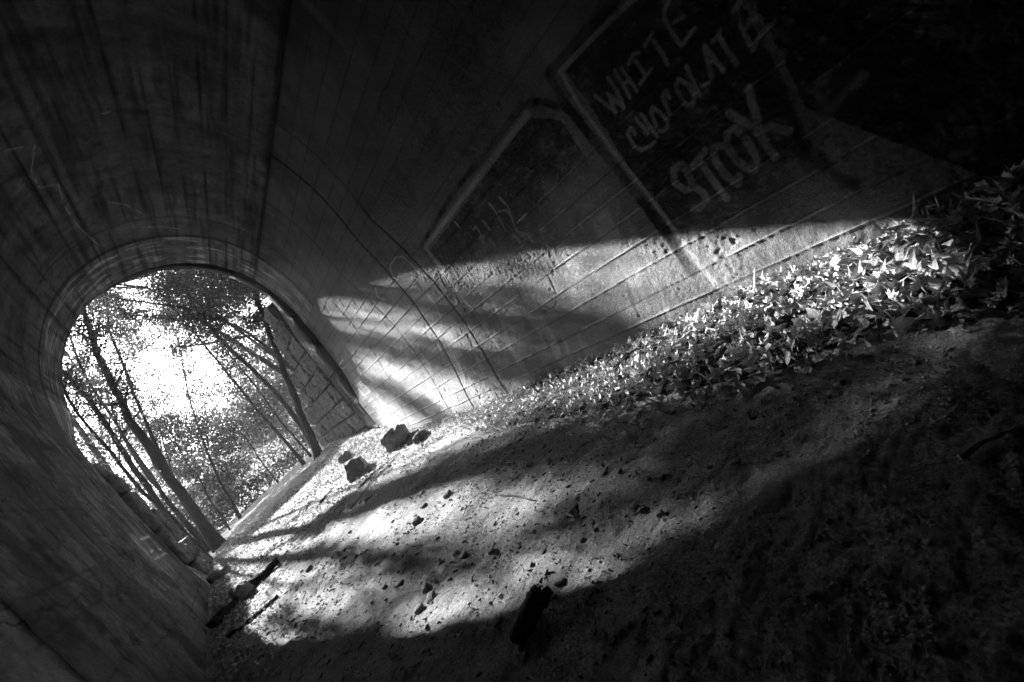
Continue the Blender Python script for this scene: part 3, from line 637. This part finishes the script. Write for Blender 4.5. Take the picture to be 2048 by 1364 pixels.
# few leaves on the open ground
for (px, py, s_, lab) in [(1505, 798, 1.3, 'bright curled leaf alone on the ground below the leaf pile'), (1272, 884, 1.1, 'small bright leaf fragment standing on the ground mid right'),
                          (1722, 515, 1.6, 'pale jagged leaf standing up at the top edge of the pile by the wall'), (1478, 640, 1.0, 'round pale leaf at the crest of the pile'), (2015, 420, 1.3, 'dim upright leaf in the dark at the far right of the pile')]:
    p = at_z(px, py, -.17)
    if p[0] > 1.95: p = at_x(px, py, 1.93)
    o = link('fallen_leaf', lmesh[3], None, (p[0], p[1], max(p[2], float(surf(p[0], p[1])) + .02))); o.rotation_euler = (1.0, .2, 2.2); o.scale = (s_ * .8,) * 3; tag(o, lab, 'leaf')
# debris: chips and crumbs along both wall feet
mb = MB()
for k in range(6400):
    if k < 2600:
        y = r_.uniform(4.2, 17); x = -1.95 + abs(r_.normal(0, .28)) + (0 if y < 10 else -.0)
    elif k < 4300:
        y = r_.uniform(6, 18); x = 2.1 - abs(r_.normal(0, .5)) - (y > 8.5) * r_.random() * .2
    else:
        y = r_.uniform(1.0, 18); x = r_.uniform(-1.9, 2.0)
    V, F = LEAFV[int(r_.integers(14))]; s_ = r_.uniform(.2, .6) * (1 if k < 4300 else .45)
    mb.add(V * s_ @ rotm(r_.normal(0, .6), r_.normal(0, .6), r_.random() * 6).T + np.array([x, y, float(surf(x, y)) + .012]), F)
tag(link('leaf_debris', mb.mesh('leaf_debris', M_LEAF)), 'crumbled leaves and chips scattered along the wall feet and path', 'leaf litter', kind='stuff')

mb = MB()
for k in range(5200):
    y = r_.uniform(7.6, 20); x = r_.uniform(.6, 2.3) if r_.random() < .75 else r_.uniform(-1.9, .6)
    if r_.random() > .3 + (x - .4) * .6 and x > .6: continue
    V, F = LEAFV[int(r_.integers(14))]; s_ = r_.uniform(.15, .65)
    mb.add(V * s_ @ rotm(r_.normal(0, .9), r_.normal(0, .9), r_.random() * 6).T + np.array([x, y, float(surf(x, y)) + .02]), F)
tag(link('leaf_debris', mb.mesh('leaf_debris', M_LEAF)), 'mixed leaf scraps heaped at the foot of the right jamb and wing wall', 'leaf litter', kind='stuff')
# ------------------------------------------------------------------ pebbles
cv = [blob((1, .35, .25), 700 + k, .25, 3, .4) for k in range(8)]; mb = MB()
for k in range(11000):
    y = 1.0 + 14 * r_.random() ** 1.3; x = r_.uniform(-1.95, 2.0)
    if float(fbm(x * 1.8, y * 1.2, 3, 95)) < r_.uniform(.3, .6): continue
    s_ = .008 + .022 * r_.random() ** 4 + .0022 * y; V, F = cv[int(r_.integers(8))]
    mb.add(V * s_ @ rotm(r_.normal(0, .3), r_.normal(0, .3), r_.normal(0, .9)).T + np.array([x, y, float(surf(x, y)) + s_ * .1]), F)
tag(link('twig_chips', mb.mesh('twig_chips', M_WOOD)), 'tiny dark chips of bark and twig strewn over the path', 'debris', kind='stuff')
pv = [blob((1, .75, .5), 500 + k, .22, 3, .3) for k in range(8)]
mb = MB()
for k in range(26000):
    y = .5 + 14 * r_.random() ** 1.8; x = r_.uniform(-1.9, 1.8)
    if r_.random() > .25 + 1.2 * float(fbm(x * 1.4, y * 1.4, 2, 90) > .5): continue
    s_ = .004 + .012 * r_.random() ** 5 + .0010 * y; V, F = pv[int(r_.integers(8))]
    mb.add(V * s_ @ rotm(0, 0, r_.random() * 6).T + np.array([x, y, float(surf(x, y)) + s_ * .08]), F)
tag(link('gravel', mb.mesh('gravel', M_PEB)), 'fine gravel and grit strewn over the dirt path', 'gravel', kind='stuff')
pm = [mk_mesh('stone', *blob((1, .75, .6), 600 + k, .2, 5, .35), M_ROCK, False) for k in range(6)]
PB = [(930, 1115, 20), (852, 1178, 22), (838, 1218, 22), (915, 1110, 14), (862, 1195, 26), (800, 1168, 18), (770, 1175, 12), (845, 990, 16), (898, 993, 20), (850, 1015, 16), (835, 1045, 22), (1137, 1026, 26),
      (985, 1105, 16), (930, 1085, 10), (1150, 1012, 12), (1270, 1015, 20), (1285, 1018, 18), (1320, 1028, 18), (1325, 955, 18), (1300, 960, 12), (1240, 945, 12), (1210, 948, 12), (1680, 768, 20), (1480, 1120, 12),
      (1350, 828, 14), (620, 1140, 16), (560, 1078, 8), (700, 1065, 8), (735, 1000, 12), (720, 1005, 10), (790, 1110, 8), (1255, 1250, 20), (1235, 1265, 20), (1455, 1265, 22), (1525, 1255, 14), (1470, 1310, 14),
      (1870, 1300, 24), (1640, 1080, 16), (1660, 1045, 14), (1110, 1195, 12), (1120, 1165, 24), (1060, 930, 16), (1100, 925, 16), (1030, 905, 12), (1470, 920, 20), (1420, 935, 12), (745, 1205, 8), (900, 1160, 12), (1000, 1190, 10), (690, 1100, 8)]
for i, (px, py, wpx) in enumerate(PB):
    p = at_z(px, py, -.18); p = at_z(px, py, float(gz(p[0], p[1]))); dep = (p - CO) @ CF; s_ = wpx * dep / FPX * .95
    o = link('stone', pm[i % 6], None, (p[0], p[1], float(surf(p[0], p[1])) + s_ * .12)); o.rotation_euler = (r_.uniform(-.3, .3), r_.uniform(-.3, .3), r_.random() * 6); o.scale = (s_, s_, s_ * r_.uniform(.6, 1.1))
    tag(o, 'small dark loose stone lying on the dirt path', 'stone', 'loose stones on the path')

# ------------------------------------------------------------------ trees
def dark_seg(u, v, pts, r):
    d = 9
    for a_, b_ in zip(pts[:-1], pts[1:]):
        vx, vy = b_[0] - a_[0], b_[1] - a_[1]; t = min(max(((u - a_[0]) * vx + (v - a_[1]) * vy) / (vx * vx + vy * vy), 0), 1); d = min(d, math.hypot(u - a_[0] - t * vx, v - a_[1] - t * vy))
    return max(0, 1 - d / r)
SHADE_BANDS = [([(2.4, 4.6), (1.9, 4.5), (1.45, 4.52), (1.05, 4.72)], .30, 1.0), ([(2.35, 3.0), (1.95, 3.3), (1.6, 3.6), (1.2, 3.95), (1.1, 4.25)], .28, .9), ([(2.25, 1.9), (1.8, 2.15), (1.5, 2.3)], .22, .9),
        ([(-.8, 1.6), (-.3, 1.95), (-.24, 3.2), (-.12, 3.8), (-.3, 4.6), (-.35, 5.1)], .36, 1.0), ([(-1.98, 3.0), (-1.9, 4.7)], .15, .9), ([(-1.15, 2.5), (-1.25, 3.9), (-1.3, 4.5)], .22, .6),
        ([(.2, 3.0), (.3, 4.2)], .28, .5), ([(-.9, .5), (.5, 1.1)], .25, .35), ([(-1.0, 5.0), (-.6, 5.4), (-.2, 5.65)], .32, .5)]
def keep_leaf(x, y, z, rnd):
    """leaves are thinned in the sunbeam, save along bands placed to shade the tunnel"""
    u = x + (y - YE) * KX; v = z - (y - YE) * KZ
    if abs(u) > 2.3 or v < -1.0 or v > 5.95: return True
    k = 0
    for P, r, s_ in SHADE_BANDS: k = max(k, s_ * min(1, 2.2 * dark_seg(u, v, P, r)))
    return rnd < .05 + k * .5
LQ = np.array([(0, -.5, 0), (.32, -.05, .05), (.12, .1, 0), (0, .5, -.03), (-.14, .1, 0), (-.34, -.08, .06)]); LF = np.array([(0, 1, 2, 4), (0, 4, 5, 5), (2, 3, 3, 4)])
LF3 = np.array([(0, 1, 2), (0, 2, 4), (0, 4, 5), (2, 3, 4)])
def leafcloud(centres, n, spread, size, seed, filt=True):
    r = np.random.default_rng(seed); c = np.asarray(centres); idx = r.integers(len(c), size=n); P = c[idx, :3] + r.normal(0, 1, (n, 3)) * spread * c[idx, 3:4] * [1, 1, .55]
    rr = r.random(n); keep = np.array([(not filt) or keep_leaf(*p, q) for p, q in zip(P, rr)]); P = P[keep]; n = len(P)
    if n == 0: return None
    e = r.normal(0, 1, (n, 4)); e /= np.linalg.norm(e, axis=1)[:, None]; a, b, c_, d = e.T
    Rm = np.stack([np.stack([1 - 2 * (c_ * c_ + d * d), 2 * (b * c_ - a * d), 2 * (b * d + a * c_)], 1), np.stack([2 * (b * c_ + a * d), 1 - 2 * (b * b + d * d), 2 * (c_ * d - a * b)], 1), np.stack([2 * (b * d - a * c_), 2 * (c_ * d + a * b), 1 - 2 * (b * b + c_ * c_)], 1)], 1)
    s_ = size * r.uniform(.6, 1.3, n); V = np.einsum('nij,kj->nki', Rm, LQ) * s_[:, None, None] + P[:, None]; F = (np.arange(n) * 6)[:, None, None] + LF3[None]
    return V.reshape(-1, 3), F.reshape(-1, 3)
def tree(pix, Y, r0, label, seed, nbranch=7, crown=1500, csize=.11, spread=.34, Ytop=None, ext=3.0, r1=None, leaf_from=.35, group=None, blen=1.6, filt=True, m=None):
    r0 = r0 * .82; r = np.random.default_rng(seed); n = len(pix); Yt = Ytop if Ytop else Y; P = [at_y(px, py, Y + (Yt - Y) * i / (n - 1)) for i, (px, py) in enumerate(pix)]
    P[0][2] = min(P[0][2], float(gz(P[0][0], P[0][1])) - .05) if abs(P[0][2] - float(gz(P[0][0], P[0][1]))) < 1.2 else P[0][2]
    if P[0][2] > float(gz(P[0][0], P[0][1])) : P.insert(0, np.array([P[0][0] + .0, P[0][1], float(gz(P[0][0], P[0][1])) - .1]))
    dv = P[-1] - P[-2]; dv /= np.linalg.norm(dv)
    if ext: P.append(P[-1] + dv * ext * .5 + np.array([r.uniform(-.2, .2), 0, .1])); P.append(P[-1] + dv * ext * .5 + np.array([r.uniform(-.3, .3), 0, .2]))
    P = resample(P, 22); P[1:-1] += (r.random((20, 3)) - .5) * r0 * .5; base = P[0].copy(); H = len(P)
    rad = np.linspace(r0, r1 if r1 else r0 * .25, H); rad[0] *= 1.5; rad[1] *= 1.12
    t = empty('tree', tuple(base), label, 'tree', group); V, F = tube(P - base, rad, 9, .08, seed); link('trunk', mk_mesh('trunk', V, F, M_BARK, True), t)
    crown = int(crown * 2.4)
    cen = [(*P[k], 1.0) for k in range(int(H * max(leaf_from, .45)), H, 1)]
    for k in range(int(nbranch * 1.6)):
        i = int(r.uniform(leaf_from, .97) * (H - 1)); a = r.random() * 6.28; L_ = blen * r.uniform(.5, 1.2) * (1.1 - .5 * i / H); d = np.array([math.cos(a), math.sin(a) * .8, r.uniform(.3, 1.1)]); d /= np.linalg.norm(d)
        B = [P[i]]
        for q in range(5): B.append(B[-1] + d * L_ / 5 + (r.random(3) - .5) * L_ * .09); d = d + np.array([0, 0, .08]); d /= np.linalg.norm(d)
        br = rad[i] * .42; mb = MB(); V, F = tube(np.array(B) - base, np.linspace(br, .006, 6), 5, .1, seed + k); mb.add(V, F); cen += [(*b_, .8) for b_ in B[2:]]
        for q in range(7):
            j = int(r.integers(1, 5)); d2 = r.normal(0, 1, 3); d2[2] = abs(d2[2]) * .5; d2 /= np.linalg.norm(d2); E_ = [B[j], B[j] + d2 * L_ * .2, B[j] + d2 * L_ * .4 + [0, 0, .05]]; V, F = tube(np.array(E_) - base, [br * .4, br * .25, .004], 4, 0, 1); mb.add(V, F); cen.append((*E_[2], .8)); cen.append((*E_[1], .6))
        link('branch', mb.mesh('branch', M_BARK, True), t)
    if crown:
        q = leafcloud(cen, crown, spread, csize, seed + 99, filt)
        if q is not None: link('crown', mk_mesh('crown', q[0] - base, q[1], m or M_GREEN), t)
    return t
G = 'trees standing outside the tunnel mouth'
tree([(437, 1092), (400, 1040), (365, 990), (330, 945), (305, 905), (262, 850), (226, 775), (190, 700), (178, 660)], 17.5, .19, 'thickest dark trunk, standing at the end of the left wing wall', 1, 9, 2600, group=G, leaf_from=.5)
tree([(415, 1075), (360, 985), (317, 900), (290, 840), (264, 776), (240, 710), (217, 665), (214, 600)], 20, .09, 'slender curving trunk just right of the thickest trunk', 2, 8, 1800, group=G, leaf_from=.45)
tree([(385, 1090), (330, 1030), (285, 960), (226, 872), (182, 805), (150, 770), (129, 746)], 17, .12, 'dark crooked trunk behind the left wing wall, left of the thickest trunk', 3, 8, 2200, group=G, leaf_from=.4)
tree([(400, 1085), (340, 1010), (258, 890), (226, 834), (179, 773), (144, 690), (135, 650)], 21, .09, 'medium trunk leaning between the crooked and the thickest trunk', 4, 8, 2000, group=G, leaf_from=.45)
tree([(340, 1030), (280, 980), (220, 900), (160, 835), (131, 785)], 15.5, .07, 'leafy thin trunk hugging the left jamb of the mouth', 5, 9, 2200, group=G, leaf_from=.3, blen=1.2)
tree([(611, 932), (585, 900), (555, 865), (530, 838), (505, 808), (470, 765), (437, 723), (396, 676), (364, 638)], 20, .08, 'long thin trunk left of the pair at the right side of the opening', 6, 7, 1300, group=G, leaf_from=.35)
tree([(626, 917), (585, 870), (555, 835), (525, 790), (495, 752), (466, 718)], 22, .06, 'thinnest trunk of the group beside the right wing wall', 7, 5, 900, group=G, leaf_from=.5)
tree([(634, 905), (604, 852), (575, 812), (540, 773), (510, 745), (481, 717), (450, 688), (422, 655), (378, 600), (365, 555), (355, 520)], 18.5, .12, 'tall mottled trunk rising diagonally across the right half of the opening', 8, 11, 3200, group=G, leaf_from=.45, blen=2.0)
tree([(640, 918), (622, 872), (600, 820), (580, 770), (560, 720), (545, 680), (530, 640), (520, 605), (505, 570)], 16.6, .14, 'leaning dark trunk pressed against the end of the right wing wall', 9, 12, 1500, group=G, leaf_from=.45, blen=1.5, Ytop=14.5)
tree([(476, 1032), (462, 1000), (438, 961), (415, 905), (397, 859), (380, 800), (370, 760)], 25, .07, 'pale slim sapling in the misty middle of the opening', 10, 8, 900, group=G, leaf_from=.3, m=M_BACKG)
tree([(453, 1052), (420, 1000), (394, 947), (372, 925), (350, 880)], 23, .04, 'bent thin sapling left of the pale slim one', 11, 6, 600, group=G, leaf_from=.3, m=M_BACKG)
tree([(548, 955), (520, 920), (495, 880), (470, 850)], 27, .045, 'short sapling in the thicket right of the pale slim one', 12, 7, 800, group=G, leaf_from=.3, m=M_BACKG)
tree([(300, 960), (262, 905), (235, 850), (205, 760), (200, 700)], 24, .06, 'faint thin trunk deep behind the crooked trunk', 13, 7, 1200, group=G, leaf_from=.35)
tree([(420, 1080), (375, 1010), (345, 950), (318, 850), (300, 780)], 27, .05, 'faint distant trunk right of the slender curving one', 14, 7, 900, group=G, leaf_from=.35, m=M_BACKG)
# trees added further along, crowns shaped and placed to band the sunlight
def band_crown(seg, Y, n, seed, sp=.10):
    c = []
    for a_, b_ in zip(seg[:-1], seg[1:]):
        for q in np.linspace(0, 1, 8): u = a_[0] + (b_[0] - a_[0]) * q; v = a_[1] + (b_[1] - a_[1]) * q; c.append((u - (Y - YE) * KX, Y, v + (Y - YE) * KZ, 1))
    return c
def shade_tree(x, Y, segs, n, label, seed, r0=.16):
    base = np.array([x, Y, float(gz(x, Y)) - .1]); t = empty('tree', tuple(base), label, 'tree', G); cs = []
    for s_ in segs: cs += band_crown(s_, Y, n, seed)
    cs = np.array(cs); top = cs[np.argmax(cs[:, 2])][:3]; P = resample([base, base + [0, 0, 2.5], [x * .8 + top[0] * .2, Y, base[2] + 5.5], [top[0] * .5 + x * .5, Y, top[2] - 1], top + [0, 0, .5]], 16)
    V, F = tube(P - base, np.linspace(r0, .03, 16), 9, .08, seed); link('trunk', mk_mesh('trunk', V, F, M_BARK, True), t)
    for k, s_ in enumerate(segs):
        B = np.array(band_crown(s_, Y, 1, 1))[:, :3]; j = int(np.argmin(np.abs(P[:, 2] - B[0][2] + .8))); B = resample(np.vstack([P[j], B]), 10); V, F = tube(B - base, np.linspace(.06, .015, 10), 6, .1, seed + k); link('branch', mk_mesh('branch', V, F, M_BARK, True), t)
    q = leafcloud(cs, int(n * .8), .24, .11, seed, False); link('crown', mk_mesh('crown', q[0] - base, q[1], M_GREEN), t)
shade_tree(4.6, 24, [SHADE_BANDS[0][0]], 680, 'added tree right of the path, high crown placed to block the sun', 41)
shade_tree(-3.6, 25, [SHADE_BANDS[3][0], SHADE_BANDS[3][0], SHADE_BANDS[5][0], SHADE_BANDS[8][0], SHADE_BANDS[8][0], SHADE_BANDS[4][0]], 4200, 'added tree left of the path, high boughs placed to shade the ground', 42)
shade_tree(-5.5, 27, [[(-1.0, 4.35), (-.2, 4.6)], [(-1.05, 4.8), (-.1, 5.1)], [(-.9, 5.2), (0, 5.4)], [(-.7, 5.5), (.1, 5.7)], [(-.6, 5.7), (.1, 5.92)], [(-.9, 5.5), (-.5, 5.6)]], 760, 'added slim airy tree on the far left, thin crown placed to dim the light', 44, .09)
shade_tree(4.4, 22, [[(.9, 5.2), (1.7, 5.3)], [(1.0, 5.5), (1.5, 5.55)], [(1.1, 4.9), (1.9, 4.9)], [(1.2, 4.9), (1.8, 5.0)]], 200, 'added sun dimming thin leafed tree behind the wing wall, farther back than the bushy one', 45, .08)
shade_tree(3.6, 19, [SHADE_BANDS[1][0], SHADE_BANDS[2][0]], 1500, 'small bushy tree added on the bank behind the right wing wall to band the light', 43, .08)
# canopy edge and far forest
def cloud(name, boxes, n, size, seed, m, label, cat, filt=True, spread=1.0):
    c = []; r = np.random.default_rng(seed)
    for (x0, x1, y0, y1, z0, z1, k) in boxes:
        for q in range(k): c.append((r.uniform(x0, x1), r.uniform(y0, y1), z0 + (z1 - z0) * r.random() ** 1.3, 1))
    V, F = leafcloud(c, n, spread, size, seed, filt); tag(link(name, mk_mesh(name, V, F, m)), label, cat, kind='stuff')
cloud('high_foliage', [(-6, 5, 15, 20, 6.6, 10.5, 220), (-8, -2.4, 14, 20, 3.5, 9, 200), (2.0, 5, 17, 22, 5, 9, 60)], 75000, .10, 61, M_GREEN, 'dark overhanging leaves fringing the left of the opening', 'foliage', True, .4)
cloud('overhang', [(-3.2, 4.2, 12.4, 14.6, 6.3, 7.8, 60), (-3.2, -1.9, 12.4, 14.6, 4.2, 6.6, 14), (2.2, 3.6, 12.6, 14.5, 5.2, 7.0, 12)], 15000, .075, 65, M_GREEN, 'sprays of leaves hanging just outside the crown of the mouth', 'foliage', True, .30)
cloud('thicket', [(-1, 14, 28, 36, -.5, 5.5, 170), (2, 18, 28, 38, 0, 8.5, 220), (-7, 0, 30, 36, -1, 3.4, 110), (-16, -4, 26, 36, -.5, 8, 120)], 120000, .18, 62, M_BACKG, 'dense sunlit thicket closing the view beyond the path', 'foliage', False, .5)
cloud('far_woods', [(-45, 60, 60, 85, -2, 13, 420)], 50000, .55, 63, M_BACKG, 'distant hazy woods behind the thicket', 'foliage', False, 1.4)
cloud('mid_leaves', [(4.4, 11, 30, 42, 6, 16, 170), (-5, -.8, 30, 42, 7, 17, 120), (-3, 2, 30, 40, 2.5, 7.5, 60), (-3, 9, 28, 36, 13.8, 17, 90), (-1, 5, 30, 42, 7.5, 14, 60), (-3.5, 1.5, 28, 38, 10.5, 17, 120)], 100000, .15, 64, M_BACKG, 'airy sprays of backlit leaves in the middle distance', 'foliage', True, .5)
X, Y = np.meshgrid(np.linspace(-60, 80, 90), np.linspace(38, 130, 40), indexing='ij')
Z = -1.5 + smooth(40, 75, Y) * (6.0 + 8 * smooth(-5, 25, X)) * (.7 + .6 * fbm(X * .12, Y * .12, 4, 71)) + 1.2 * fbm(X * .6, Y * .6, 4, 72)
a = (np.arange(89)[:, None] * 40 + np.arange(39)[None]).ravel()
e = link('hill', mk_mesh('hill', np.stack([X, Y, Z], -1).reshape(-1, 3), np.stack([a, a + 40, a + 41, a + 1], 1), M_EARTH, True)); tag(e, kind='structure')
# ------------------------------------------------------------------ hazy air
hm=bpy.data.materials.new('haze'); hm.use_nodes=True; hn=hm.node_tree; hn.nodes.clear()
ho=hn.nodes.new('ShaderNodeOutputMaterial'); hv=hn.nodes.new('ShaderNodeVolumePrincipled'); hv.inputs['Density'].default_value=.0016; hv.inputs['Color'].default_value=(.9,.9,.9,1)
hn.links.new(hv.outputs[0],ho.inputs['Volume'])
x0,x1,y0,y1,z0,z1=-420,420,-40,920,-3,22
V=[(x,y,z) for x in (x0,x1) for y in (y0,y1) for z in (z0,z1)]
me=mk_mesh('haze',V,[(0,1,3,2),(4,6,7,5),(0,4,5,1),(2,3,7,6),(0,2,6,4),(1,5,7,3)],hm); tag(link('haze',me),kind='stuff')
